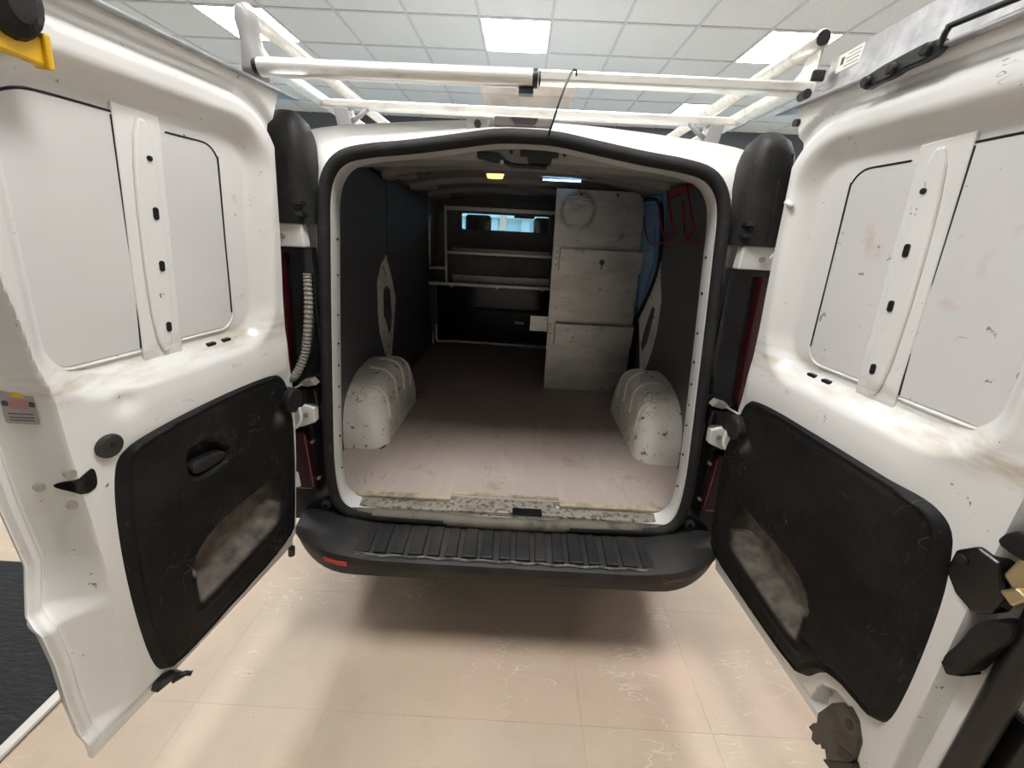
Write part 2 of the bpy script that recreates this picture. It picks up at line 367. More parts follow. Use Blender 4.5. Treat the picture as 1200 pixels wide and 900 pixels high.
# ================================================================== VAN
van = empty('van', (0, 0, 0)); tag(van, 'white panel van with both rear doors swung open', 'van')
def yl(z): return .055*(z-.55)/1.3            # the rear face leans forward towards the roof
HALF_B = [(0, .528), (.2, .529), (.42, .532), (.58, .537), (.645, .55), (.682, .588), (.697, .66), (.698, .76), (.69, .87), (.667, 1.10), (.641, 1.35),
          (.619, 1.55), (.603, 1.68), (.580, 1.748), (.535, 1.793), (.46, 1.812), (.34, 1.826), (.2, 1.846), (.09, 1.862), (0, 1.865)]
HALF_A = [(0, .46), (.2, .46), (.42, .46), (.62, .46), (.76, .47), (.87, .52), (.925, .64), (.945, .76), (.95, .87), (.945, 1.10), (.925, 1.35),
          (.89, 1.55), (.855, 1.68), (.81, 1.77), (.73, 1.825), (.60, 1.862), (.4, 1.882), (.22, 1.895), (.09, 1.90), (0, 1.90)]
HB = crom(HALF_B, 4); HA = crom(HALF_A, 4)
def full(h, fy):
    r = [(x, fy(z), z) for x, z in h]; l = [(-x, y, z) for x, y, z in r[-2:0:-1]]; return r+l
loopA0 = full(HA, lambda z: yl(z)+.075); loopA = full(HA, lambda z: yl(z)+.05)
mid = [(a[0]*.55+b[0]*.45, a[1]*.55+b[1]*.45) for a, b in zip(HA, HB)]
loopM = full(mid, lambda z: yl(z)+.045)
lip = [(x*1.035, .55+(z-.55)*1.008+(.006 if z > 1.2 else -.004)) for x, z in HB]
loopL = full(lip, lambda z: yl(z)+.025)
loopB = full(HB, yl)
inn = [(x*.94, z+float(np.interp(z, [.53, .62, 1.66, 1.80], [.012, 0, 0, -.026]))) for x, z in HB]
loopI = full(inn, lambda z: yl(z)+.004)
loopI2 = full(inn, lambda z: yl(z)+.02)
loopJ = full([(x*1.012, z) for x, z in inn], lambda z: yl(z)+.075)
loopK = full([(x*1.03, z) for x, z in inn], lambda z: yl(z)+.09)
loopO = full([(x*1.17, z+(.06 if z > 1.7 else 0)) for x, z in inn], lambda z: yl(z)+.13)
fr = MB().loft([loopA0, loopA, loopM, loopL, loopB, loopI, loopI2, loopJ, loopK, loopO])
o = autosmooth(fr.build('rear_frame', 'paint', van), 35)
# outer body: roof, sides and nose
def section(Y, dz, wd=1.):
    h = [(x*wd, z+dz*float(S(np.array((z-1.62)/.22)))) for x, z in HA[16:]]
    r = [(x, Y, z) for x, z in h]; return r+[(-x, y, z) for x, y, z in r[-2::-1]]
bd = MB().loft([[(p[0], yl(p[2])+.074, p[2]) for p in section(0, 0)], section(.16, .008), section(.22, .022), section(.36, .045), section(.7, .062), section(1.6, .066), section(2.55, .06)], closed=False)
o = autosmooth(bd.build('body_shell', 'paint', van), 50)
MB().box(-.86, .86, .06, 4.6, .36, .42).build('underbody', 'black', van)
cabtop = MB().loft([section(2.55, .06), section(3.0, .04), section(3.35, 0, .98)], closed=False)
autosmooth(cabtop.build('cab_shell', 'paint', van), 50)
def nosesec(Y, zt, w): return [(x*w, Y, z) for x, z in ((.82, .40), (.95, .6), (.95, .95), (.9, zt-.06), (.75, zt), (0, zt+.02), (-.75, zt), (-.9, zt-.06), (-.95, .95), (-.95, .6), (-.82, .40))]
autosmooth(MB().loft([nosesec(3.35, 1.16, 1), nosesec(4.1, 1.14, .98), nosesec(4.55, 1.0, .92), nosesec(4.75, .86, .8)], closed=False).build('bonnet', 'paint', van), 50)
MB().loft([[(-.80, 4.76, .4), (.80, 4.76, .4)], [(-.80, 4.76, .86), (.80, 4.76, .86)]], closed=False).build('front_panel', 'black', van, solid=.02)
for s in (-1, 1):
    MB().tube([(s*.72, 3.35, 1.83), (s*.86, 4.08, 1.15)], .035, 8).build('windscreen_pillar', 'paint', van, smooth=True)
    MB().prism([(3.35, 1.16), (4.05, 1.16), (3.37, 1.80)], lambda y, z: (s*(.90-.12*(z-1.16)), y, z), lambda y, z: (s*(.895-.12*(z-1.16)), y, z)).build('side_window', 'cab_glass', van)
MB().loft([[(-.70, 3.34, 1.87), (.70, 3.34, 1.87)], [(-.84, 4.07, 1.16), (.84, 4.07, 1.16)]], closed=False).build('windscreen', 'cab_glass', van, solid=.005)
box('dashboard', 'black', van, -.82, .82, 3.55, 4.05, .9, 1.16, .05)
for x, w in ((-.42, .24), (.42, .40)):
    st = box('seat', 'seat', van, x-w, x+w, 2.58, 2.72, .75, 1.50, .05)
    for q in ((0,) if w < .3 else (-.2, .2)):
        box('headrest', 'seat', st, x+q-.12, x+q+.12, 2.60, 2.68, 1.56, 1.76, .03)
box('mirror', 'black', van, -.10, .12, 3.2, 3.24, 1.77, 1.84, .01)
for s in (-1, 1):
    for y in (.80, 3.90):
        w_ = autosmooth(MB().cyl((s*.72, y, .335), (s*.93, y, .335), .335, 40).build('wheel', 'rubber', van, bevel=.02))
autosmooth(MB().cyl((0, .62, .19), (0, .62, .36), .33, 36).build('added_spare_wheel', 'rubber', van, bevel=.03))  # unseen, added to block light and deepen the shadow under the bumper
# ---- load space
cf = MB().box(-.83, .83, .11, 2.46, .52, .565).build('cargo_floor', 'ply', van)
box('floor_edging', 'sill', van, -.675, -.24, .085, .112, .555, .568, .002); box('floor_edging', 'sill', van, .215, .675, .085, .112, .555, .568, .002)
box('floor_edging', 'sill', van, -.24, .215, .118, .135, .56, .571, .002)
for x0, x1, y0, y1, z in ((-.655, -.222, .032, .084, .556), (.200, .655, .032, .084, .556)):
    box('tread_plate', 'tread', van, x0, x1, y0, y1, z-.03, z, .003)
tp = MB().prism([(-.25, .03), (-.21, .117), (.185, .117), (.225, .03)], lambda x, y: (x, y, .535), lambda x, y: (x, y, .5625)).build('tread_plate', 'tread', van, bevel=.004)
box('striker_slot', 'gloss_black', tp, .02, .14, .026, .06, .553, .5655, .002)
def wx(z): return .845-.0771*(z-.56)            # the load space walls lean in towards the roof
for s in (-1, 1):
    MB().loft([[(s*(wx(.52)+.008), .13, .52), (s*(wx(.52)+.008), 2.46, .52)], [(s*(wx(1.87)+.008), .13, 1.87), (s*(wx(1.87)+.008), 2.46, 1.87)]], closed=False).build('side_wall', 'inner_grey', van, solid=.004)
PANEL1 = [(.14, .567), (.14, 1.79), (.20, 1.841), (.42, 1.856), (1.059, 1.857), (1.058, 1.553), (1.049, 1.45), (.977, 1.412), (.915, 1.325), (.922, 1.147), (.944, 1.035), (1.018, .91), (1.101, .75), (1.143, .567)]
PANEL2 = [(1.081, 1.857), (1.978, 1.847), (2.36, .567), (1.234, .567), (1.164, .782), (1.212, .994), (1.245, 1.187), (1.173, 1.315), (1.086, 1.431), (1.077, 1.553)]
PANEL1R = [(.14, .567), (.14, 1.79), (.20, 1.841), (.42, 1.855), (1.03, 1.816), (.994, 1.691), (.992, 1.554), (.996, 1.469), (.966, 1.393), (.922, 1.306), (.937, 1.117), (.981, .994), (1.075, .825), (1.143, .567)]
def plate(name, m, parent, poly, side, d0, d1, bevel=.003):
    return MB().prism(poly, lambda y, z: (side*(wx(z)+d0), y, z), lambda y, z: (side*(wx(z)+d1), y, z)).build(name, m, parent, bevel=bevel)
plate('lining_panel', 'lining', van, PANEL1, -1, .005, -.005); plate('lining_panel', 'lining', van, PANEL2, -1, .005, -.005)
plate('lining_panel', 'lining', van, PANEL1R, 1, .005, -.005)
# perforated pillars showing between the panels
for s, pil, slot in ((-1, [(1.085, 1.46), (1.05, 1.46), (.961, 1.422), (.896, 1.325), (.923, 1.066), (1.02, .899), (1.102, .695), (1.203, .695), (1.229, .983), (1.259, 1.187), (1.18, 1.325)],
                      [(1.022, 1.266), (1.075, 1.286), (1.134, 1.257), (1.169, 1.096), (1.148, .994), (1.111, .983), (1.088, 1.045), (1.025, 1.117)]),
                     (1, [(1.007, 1.507), (.945, 1.403), (.906, 1.316), (.933, 1.086), (.988, .963), (1.091, .75), (1.161, .75), (1.228, .942), (1.30, 1.117), (1.16, 1.32), (1.043, 1.469)],
                      [(1.018, 1.237), (1.063, 1.247), (1.107, 1.177), (1.17, 1.066), (1.201, .973), (1.159, .942), (1.094, 1.014), (1.053, 1.117)])):
    pp = plate('pillar', 'arch', van, pil, s, .0055, -.001, .004)
    plate('slot_hole', 'lining', pp, slot, s, 0, -.0022, 0)
plate('panel_gap', 'black', van, [(1.045, 1.44), (1.052, 1.855), (1.088, 1.855), (1.092, 1.44)], -1, .0055, -.0005, 0)
# dark cavity and wiring along the cant rail, left
MB().tube([(-.735, .25, 1.868), (-.725, .6, 1.878), (-.735, .9, 1.862), (-.725, 1.4, 1.875), (-.735, 2.1, 1.865)], .014, 8).build('wire_loom', 'black', van, smooth=True)
# roof lining: skin, bows and rear header
def zr(x): return 1.925-.068*abs(x/.75)**3
def arcb(y0, y1, dz0, dz1, nm, par=van, x0=-.72, x1=.72):
    return MB().loft([[(x, y0, zr(x)+dz1), (x, y0+.022, zr(x)+dz0), (x, y1-.022, zr(x)+dz0), (x, y1, zr(x)+dz1)] for x in np.linspace(x0, x1, 25)], closed=True, cap=True).build(nm, 'inner_grey', par, bevel=.003)
MB().loft([[(x, .30, zr(x)), (x, 2.46, zr(x))] for x in np.linspace(-.75, .75, 31)], closed=False).build('roof_skin', 'inner_grey', van, solid=.004)
for y in (.56, 1.0, 1.5, 1.98):
    b = arcb(y-.075, y+.075, -.032, .0, 'roof_bow')
    for x in (-.5, -.12, .33): MB().cyl((x, y, zr(x)-.034), (x, y, zr(x)-.03), .012, 12).build('bow_hole', 'black', b)
    for x in (-.62, .60): MB().prism([(x-.07, y-.03), (x+.07, y-.03), (x+.05, y+.03), (x-.05, y+.03)], lambda a, b_: (a, b_, zr(x)-.045), lambda a, b_: (a, b_, zr(x)-.01)).build('bow_bracket', 'inner_grey', b, bevel=.004)
hd = MB()
hl = []
for k in range(-14, 15):
    x = k*.05; zt = 1.795+.035*(1-(x/.7)**2)
    hl.append([(x, .150, zt+.035), (x, .160, zt+.012), (x, .172, zt-.018), (x, .25, zt-.022), (x, .28, zt+.03), (x, .33, zr(x)+.001)])
hd.loft(hl, closed=False)
hdo = autosmooth(hd.build('roof_header', 'inner_grey', van, solid=.004), 30)
MB().prism([(-.018, 1.842), (.10, 1.842), (.10, 1.822), (.082, 1.822), (.078, 1.805), (.008, 1.805), (.006, 1.822), (-.018, 1.822)], lambda x, z: (x, .15, z), lambda x, z: (x, .19, z)).build('latch_striker', 'black', hdo, bevel=.003)
MB().prism([(-.15, 1.832), (-.085, 1.828), (-.06, 1.812), (-.065, 1.803), (-.15, 1.812)], lambda x, z: (x, .15, z), lambda x, z: (x, .188, z)).build('latch_pull', 'black', hdo, bevel=.004)
MB().tube([(-.075, .16, 1.81), (-.04, .15, 1.797), (.065, .155, 1.795)], .006, 8).build('latch_rod', 'black', hdo, smooth=True)
MB().cyl((-.072, .145, 1.803), (-.072, .155, 1.803), .006, 10).build('bolt', 'steel', hdo)
for x in (-.045, .118): MB().cyl((x, .158, 1.833), (x, .17, 1.833), .006, 10).build('bolt', 'black', hdo)
# interior lamps
lamp = MB().prism([(.055*math.cos(t*math.pi/12), .022*math.sin(t*math.pi/12)) for t in range(24)], lambda a, b: (-.175+a, 1.28+b, 1.93), lambda a, b: (-.175+a*.8, 1.28+b*.8, 1.898)).build('interior_lamp', 'amber_lamp', van, bevel=.004)
ledb = box('led_strip', 'led_body', van, .10, .335, 1.325, 1.352, 1.905, 1.93, .002)
for k in range(16): box('led', 'led', ledb, .107+k*.0143, .1125+k*.0143, 1.3195, 1.3255, 1.906, 1.914, 0)
# wheel arches with pressed ribs
def arch(s):
    prof = [(.43, .56), (.428, .64), (.435, .72), (.455, .79), (.50, .85), (.57, .895), (.67, .92), (.78, .925), (.88, .91), (.97, .865), (1.04, .79), (1.09, .69), (1.11, .56)]
    P = crom(prof, 3); cy = .77
    def lp(x, ins):
        out = []
        for y, z in P:
            d = Vector((y-cy, z-.56)); l = d.length; f = (l-ins)/l if l > 0 else 1
            out.append((s*x, cy+d.x*f, .56+d.y*f if z > .57 else .56))
        return out
    R = .085; loops = [lp(.838, 0), lp(.74, 0)]
    for k in range(1, 8):
        a = k/7*math.pi/2; loops.append(lp(.634+R-R*math.sin(a)+.0, R*(1-math.cos(a))))
    o = autosmooth(MB().loft(loops, closed=False).build('wheel_arch', 'arch', van), 60)
    # inner flat closing face
    c0 = loops[-1]; MB().add(list(c0)+[(s*.634, cy, .56)], [(i, i+1, len(c0)) for i in range(len(c0)-1)]).build('arch_face', 'arch', o)
    for y in (.53, .66, .79, .92):
        # rib: hoop over the shoulder
        zt = float(np.interp(y, [q[0] for q in P], [q[1] for q in P]))
        path = [(s*.76, y, zt+.002), (s*.70, y, zt-.004), (s*.665, y+.002, zt-.022), (s*.645, y+.004, zt-.05), (s*.635, y+.006, zt-.09), (s*.633, y+.01, zt-.18)]
        MB().tube(crom(path, 4), .009, 8, sx=1.5).build('rib', 'arch', o, smooth=True)
    return o
arch(-1); arch(1)
fc = MB().tube([(-.66, .44, .563), (-.648, .46, .564), (-.64, .56, .564), (-.64, 1.08, .564)], .006, 6).build('sealant_bead', 'rubber', van)
# bulkhead: frame round a small window, swages, dark lower hatch
YB = 2.45
bk = MB().box(-.84, -.55, YB, YB+.02, .53, 1.95).box(.23, .84, YB, YB+.02, .53, 1.95).box(-.55, .23, YB, YB+.02, 1.76, 1.95).box(-.55, .23, YB, YB+.02, .53, 1.63).build('bulkhead', 'bulk', van)
for z in (1.58, 1.555, 1.53, 1.505): box('swage', 'bulk', bk, -.62, .25, YB-.010, YB+.002, z-.007, z+.006, .004)
for x0, x1 in ((-.60, -.08), (-.02, .26)):
    MB().prism(rrect(x0, x1, 1.24, 1.43, .03), lambda x, z: (x, YB, z), lambda x, z: (x, YB-.012, z)).build('pressed_panel', 'bulk', bk, bevel=.004)
    MB().prism(rrect(x0+.04, x1-.04, 1.275, 1.395, .02), lambda x, z: (x, YB-.01, z), lambda x, z: (x, YB-.018, z)).build('pressed_panel', 'bulk', bk, bevel=.003)
wfr = MB(); oq = rrect(-.60, .28, 1.60, 1.82, .04); iq = rrect(-.55, .23, 1.63, 1.76, .015)
wfr.loft([[(x, YB+.002, z) for x, z in oq], [(x, YB-.014, z) for x, z in rrect(-.595, .275, 1.605, 1.815, .04)], [(x, YB-.014, z) for x, z in rrect(-.556, .236, 1.624, 1.766, .015)], [(x, YB+.01, z) for x, z in iq]])
wfr.build('window_surround', 'bulk', bk)
MB().box(-.55, .23, YB+.006, YB+.010, 1.63, 1.76).build('pane', 'cab_glass', bk)
box('swage', 'bulk', bk, -.80, .26, YB-.012, YB+.002, 1.86, 1.885, .006); box('swage', 'bulk', bk, -.80, .26, YB-.012, YB+.002, 1.91, 1.93, .006)
box('lower_hatch', 'gloss_black', bk, -.79, .80, YB-.02, YB+.001, .60, 1.13, .004)
box('hatch_rail', 'trim', bk, -.62, .22, YB-.05, YB-.02, .90, .93, .006); box('hatch_catch', 'steel', bk, -.03, .06, YB-.06, YB-.02, .80, .82, .003)
MB().tube(crom([(-.80, YB-.04, .75), (-.80, YB-.04, .60), (-.76, YB-.04, .585), (-.60, YB-.045, .592), (-.3, YB-.045, .588), (.25, YB-.045, .578), (.6, YB-.045, .578)], 4), .011, 8).build('floor_trim', 'arch', van, smooth=True)
MB().tube([(-.765, 2.10, 1.70), (-.79, 2.16, 1.33)], .016, 8).build('pillar_edge', 'arch', van, smooth=True)
box('pillar_catch', 'steel', van, -.79, -.745, 2.07, 2.12, 1.68, 1.72, .006)
# sliding door with its rubber seal on the right
sd = plate('sliding_door', 'blue_lit_paint', van, [(.99, 1.10), (.99, 1.85), (2.40, 1.85), (2.40, 1.10)], 1, .0065, .0035, 0)
plate('door_card', 'black', sd, [(1.14, .58), (1.14, 1.10), (2.40, 1.10), (2.40, .58)], 1, .0065, .0, 0)
plate('door_pressing', 'blue_lit_paint', sd, [(1.17, 1.68), (1.12, 1.50), (1.30, 1.20), (2.2, 1.10), (2.2, 1.70)], 1, .004, -.006, .004)
plate('door_pressing', 'blue_lit_paint', sd, [(1.10, 1.80), (1.10, 1.84), (2.3, 1.84), (2.3, 1.80)], 1, .004, -.012, .004)
MB().tube(crom([(wx(z)-.006, y, z) for y, z in ((1.59, 1.834), (1.234, 1.826), (1.115, 1.798), (1.054, 1.709), (1.017, 1.544), (1.069, 1.393), (1.261, 1.177), (1.406, 1.056), (1.45, .8), (1.45, .58))], 4), .012, 8).build('slider_seal', 'rubber', van, smooth=True)
# ---- weatherstrip round the opening
seal = MB()
path = [(x, y-.006, z) for x, y, z in full([(x*.97, z+float(np.interp(z, [.53, .62, 1.66, 1.80], [.008, 0, 0, -.013]))) for x, z in HB], yl)]
seal.tube(path, .018, 10, closed=True); seal.build('door_seal', 'rubber', van, smooth=True)
so = MB().tube([(x, .002, .541) if abs(x) > .25 else (x, -.003, .540-.004*math.cos(x*6)) for x in np.linspace(-.63, .63, 41)], .0245, 10).build('sill_seal', 'sill_rubber', van, smooth=True)
for s in (-1, 1):    # screw holes down the jambs
    for z in (.72, .86, .98, 1.06, 1.14, 1.22, 1.32, 1.45, 1.56):
        xb = float(np.interp(z, [q[1] for q in HALF_B[5:14]], [q[0] for q in HALF_B[5:14]]))*.94*1.006
        MB().cyl((s*(xb-.004), yl(z)+.045, z), (s*(xb+.006), yl(z)+.045, z), random.choice((.003, .004, .005)), 8).build('jamb_hole', 'black', van)
# ---- rear header fittings
rh = box('brake_lamp', 'lamp_grey', van, -.093, .070, .076, .125, 1.880, 1.904, .004)
MB().prism([(-.05, 1.893), (.03, 1.893), (.012, 1.878), (-.03, 1.878)], lambda x, z: (x, .073, z+.008), lambda x, z: (x, .08, z+.008)).build('lamp_lens', 'lamp_dark', rh)
wn = MB().cyl((-.141, .086, 1.886), (-.141, .10, 1.886), .0098, 16).build('washer_nozzle', 'rubber_plug', van)
box('nozzle_plate', 'paint', van, -.175, -.110, .096, .106, 1.872, 1.898, .002)
# ---- bumper with step pads
bp = MB(); secs = []
for k in range(-22, 23):
    x = k/22; X = .80*math.sin(x*math.pi/2*.98)/math.sin(math.pi/2*.98); c_ = abs(X)/.80
    back_ = .0; d = .185*(1-max(0, (c_-.72)/.28)**2.2*.55)
    zt = .505+.034*float(S(np.array((c_-.55)/.35))); zb = .395+.05*max(0, (c_-.7)/.3)**1.5
    secs.append([(X, .03, zt+.012), (X, -.03, zt+.010), (X, -d+.025, zt), (X, -d+.006, zt-.008), (X, -d, zt-.03), (X, -d+.012, zt-.06), (X, -d+.014, zb+.02), (X, -d+.03, zb), (X, .03, zb)])
bp.loft(secs, closed=True, cap=True)
bpo = autosmooth(bp.build('bumper', 'bumper', van), 40)
for k in range(17):
    X = -.52+k*.065; w_ = .022 if k % 3 else .027
    MB().prism([(X-w_, -.155), (X+w_, -.155), (X+w_-.004, -.01), (X-w_+.004, -.01)], lambda x, y: (x, y, .500), lambda x, y: (x, y, .5175+.04*max(0, y+.12))).build('step_pad', 'bumper', bpo, bevel=.004)
MB().tube([(x, -.163+.003*math.sin(x*60), .508) for x in np.linspace(-.58, .58, 60)], .0045, 6).build('worn_edge', 'scuff', bpo)
def bfront(x): return -.185*(1-max(0, (abs(x)/.80-.72)/.28)**2.2*.55)
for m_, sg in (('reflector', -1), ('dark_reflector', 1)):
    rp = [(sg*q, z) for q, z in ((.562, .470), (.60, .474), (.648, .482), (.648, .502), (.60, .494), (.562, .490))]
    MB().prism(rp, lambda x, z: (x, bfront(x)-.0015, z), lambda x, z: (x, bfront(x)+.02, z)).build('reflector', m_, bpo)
# ---- rear corner: pillar covers, hinges, tail lamps
for s in (-1, 1):
    loops = []
    for k in range(13):
        t = k/12; z = 1.600+.285*t
        g = math.sqrt(max(0, 1-max(0, (t-.55)/.45)**2.4)); g = max(g, .05)
        xi, xo = .612-.010*t, .775-.05*t
        cx = (xi+xo)/2+.0*(1-g); hw = (xo-xi)/2*(.35+.65*g); hy = .07*(.25+.75*g)
        loops.append([(s*(cx+hw*math.copysign(abs(math.cos(a))**.6, math.cos(a))), .055+hy*math.copysign(abs(math.sin(a))**.8, math.sin(a)), z) for a in np.linspace(0, 2*math.pi, 28, endpoint=False)])
    pc = autosmooth(MB().loft(loops, cap=True).build('pillar_cover', 'trim', van), 50)
    for x in (.685, .715): MB().tube([(s*(x+.01), -.012, 1.61), (s*x, -.014, 1.75), (s*(x-.008), .0, 1.83)], .005, 8).build('cover_rib', 'trim', pc, smooth=True)
    for z in (1.62, 1.65): box('clip', 'black', pc, *sorted((s*.622, s*.645)), -.022, .02, z, z+.012, .002)
    # upper hinge
    hg = MB().prism([(.64, 1.535), (.64, 1.60), (.745, 1.60), (.80, 1.585), (.80, 1.535)], lambda x, z: (s*x, -.005, z), lambda x, z: (s*x, .03, z)).build('hinge', 'paint', van, bevel=.004)
    MB().cyl((s*.70, -.012, 1.565), (s*.70, -.003, 1.565), .008, 10).build('bolt', 'steel', hg)
    MB().tube([(s*.735, -.008, 1.545), (s*.72, -.012, 1.57), (s*.735, -.008, 1.592)], .004, 6).build('hinge_rib', 'paint', hg)
    # tail lamp carrier and lenses
    tl = MB().loft([[(s*.632, .05, 1.535), (s*.632, .02, 1.535), (s*.80, .01, 1.535), (s*.86, .05, 1.535)],
                    [(s*.65, .05, 1.2), (s*.65, .018, 1.2), (s*.82, .008, 1.2), (s*.90, .05, 1.2)],
                    [(s*.685, .05, .8), (s*.685, .015, .8), (s*.85, .005, .8), (s*.93, .05, .8)],
                    [(s*.665, .05, .5), (s*.665, .01, .5), (s*.86, .0, .5), (s*.93, .05, .5)]], cap=True).build('tail_lamp', 'gloss_black', van, bevel=.004)
    MB().prism([(.712, 1.515), (.775, 1.515), (.81, 1.12), (.80, 1.03), (.752, 1.10), (.728, 1.30)], lambda x, z: (s*x, .015, z), lambda x, z: (s*x, -.014, z)).build('lens', 'red_lens', tl, bevel=.006)
    MB().prism(rrect(.738, .845, .66, .905, .015), lambda x, z: (s*x, .012, z), lambda x, z: (s*x, -.014, z)).build('lens', 'red_lens', tl, bevel=.006)
    MB().prism(rrect(.79, .84, .67, .74, .01), lambda x, z: (s*x, -.012, z), lambda x, z: (s*x, -.0155, z)).build('reversing_lens', 'arch', tl)
    for z in (.70, .86): MB().cyl((s*.728, .0, z), (s*.728, .012, z), .006, 8).build('screw', 'steel', tl)
    # lower hinge and check strap
    lh = MB().prism([(.69, .955), (.685, 1.01), (.72, 1.022), (.755, .99), (.80, .955), (.80, .93), (.74, .935)], lambda x, z: (s*x, -.02, z), lambda x, z: (s*x, .01, z)).build('hinge', 'paint', van, bevel=.004)
    MB().cyl((s*.715, -.027, .985), (s*.715, -.019, .985), .009, 10).build('bolt', 'steel', lh)
    MB().tube(crom([(s*.735, -.025, 1.015), (s*.728, -.035, .975), (s*.745, -.04, .945), (s*.79, -.05, .932)], 3), .0055, 8).build('hinge_strap', 'paint', lh, smooth=True)
    box('hinge_cover', 'gloss_black', van, *sorted((s*.675, s*.80)), -.012, .012, 1.02, 1.08, .006)
    cs = MB().prism([(.665, 1.098), (.68, 1.118), (.715, 1.108), (.73, 1.095), (.70, 1.09)], lambda x, z: (s*x, -.02, z), lambda x, z: (s*x, .012, z)).build('check_strap', 'conduit', van, bevel=.003)
    MB().cyl((s*.71, -.02, 1.10), (s*.775, -.075, 1.072), .0035, 8).build('strap_rod', 'steel', cs)
    gr = MB().cyl((s*.715, -.006, .578), (s*.715, .02, .578), .02, 18).build('grommet', 'rubber_plug', van, bevel=.004)
    MB().cyl((s*.715, -.009, .578), (s*.715, -.004, .578), .009, 12).build('grommet_centre', 'gloss_black', gr)
# corrugated cable conduit to the left door
cp = crom([(-.648, .0, 1.46), (-.65, -.012, 1.38), (-.665, -.02, 1.28), (-.686, -.025, 1.20), (-.72, -.04, 1.135), (-.745, -.05, 1.13), (-.775, -.08, 1.165)], 14)
MB().tube(cp, [.0115+(.0022 if i % 2 else -.0012) for i in range(len(cp))], 10).build('cable_conduit', 'conduit', van)

# ================================================================== REAR DOORS
class DoorFrame:
    def __init__(s, x0, lean, ang, sx, k):
        s.sx = sx; s.O = Vector((sx*x0, -.03, .5)); a = Vector((-sx*lean, 0, 1)).normalized(); t = math.radians(ang)
        s.d = Vector((sx*math.sin(t), -math.cos(t), 0)); s.n = s.d.cross(a).normalized()
        if s.n.x*sx > 0: s.n = -s.n
        s.a = a+s.d*k
    def __call__(s, u, v, w=0.): return s.O+s.d*u+s.a*v+s.n*w
    def arr(s, U, V, Wd):
        o, d, a, n = (np.array(q) for q in (s.O, s.d, s.a, s.n))
        return o+U[..., None]*d+V[..., None]*a+Wd[..., None]*n
DL = DoorFrame(.795, .11, 8, -1, -.075); DR = DoorFrame(.785, .11, 5, 1, -.03)
TRIM_L = chaikin([(.085, .575), (.10, .645), (.135, .688), (.34, .694), (.505, .680), (.556, .660), (.575, .60), (.584, .45), (.581, .27), (.568, .09), (.550, .010), (.52, -.006), (.40, -.006), (.075, .018), (.062, .12), (.062, .46)], 2)
TRIM_R = chaikin([(.075, .58), (.09, .655), (.135, .70), (.44, .702), (.59, .70), (.635, .675), (.650, .61), (.661, .52), (.667, .32), (.662, .185), (.640, .160), (.597, .160), (.556, .152), (.515, .115), (.485, .035), (.45, .022), (.34, .02), (.045, .025), (.028, .12), (.025, .44)], 2)
POCKET = chaikin([(.455, .325), (.19, .345), (.140, .335), (.135, .15), (.20, .135), (.445, .105), (.455, .14)], 2)
CUP = chaikin([(.445, .592), (.40, .602), (.345, .572), (.318, .522), (.338, .498), (.437, .498)], 2)
def grid_mesh(mb, X, skip=None):
    R, C, _ = X.shape; fs = [(i*C+j, i*C+j+1, (i+1)*C+j+1, (i+1)*C+j) for i in range(R-1) for j in range(C-1) if skip is None or not skip[i, j]]
    mb.add(X.reshape(-1, 3), fs)
def row_interval(poly, v):
    xs = []
    for a, b in zip(poly, poly[1:]+poly[:1]):
        if (a[1] > v) != (b[1] > v): xs.append(a[0]+(v-a[1])/(b[1]-a[1])*(b[0]-a[0]))
    return (min(xs), max(xs)) if len(xs) > 1 else None
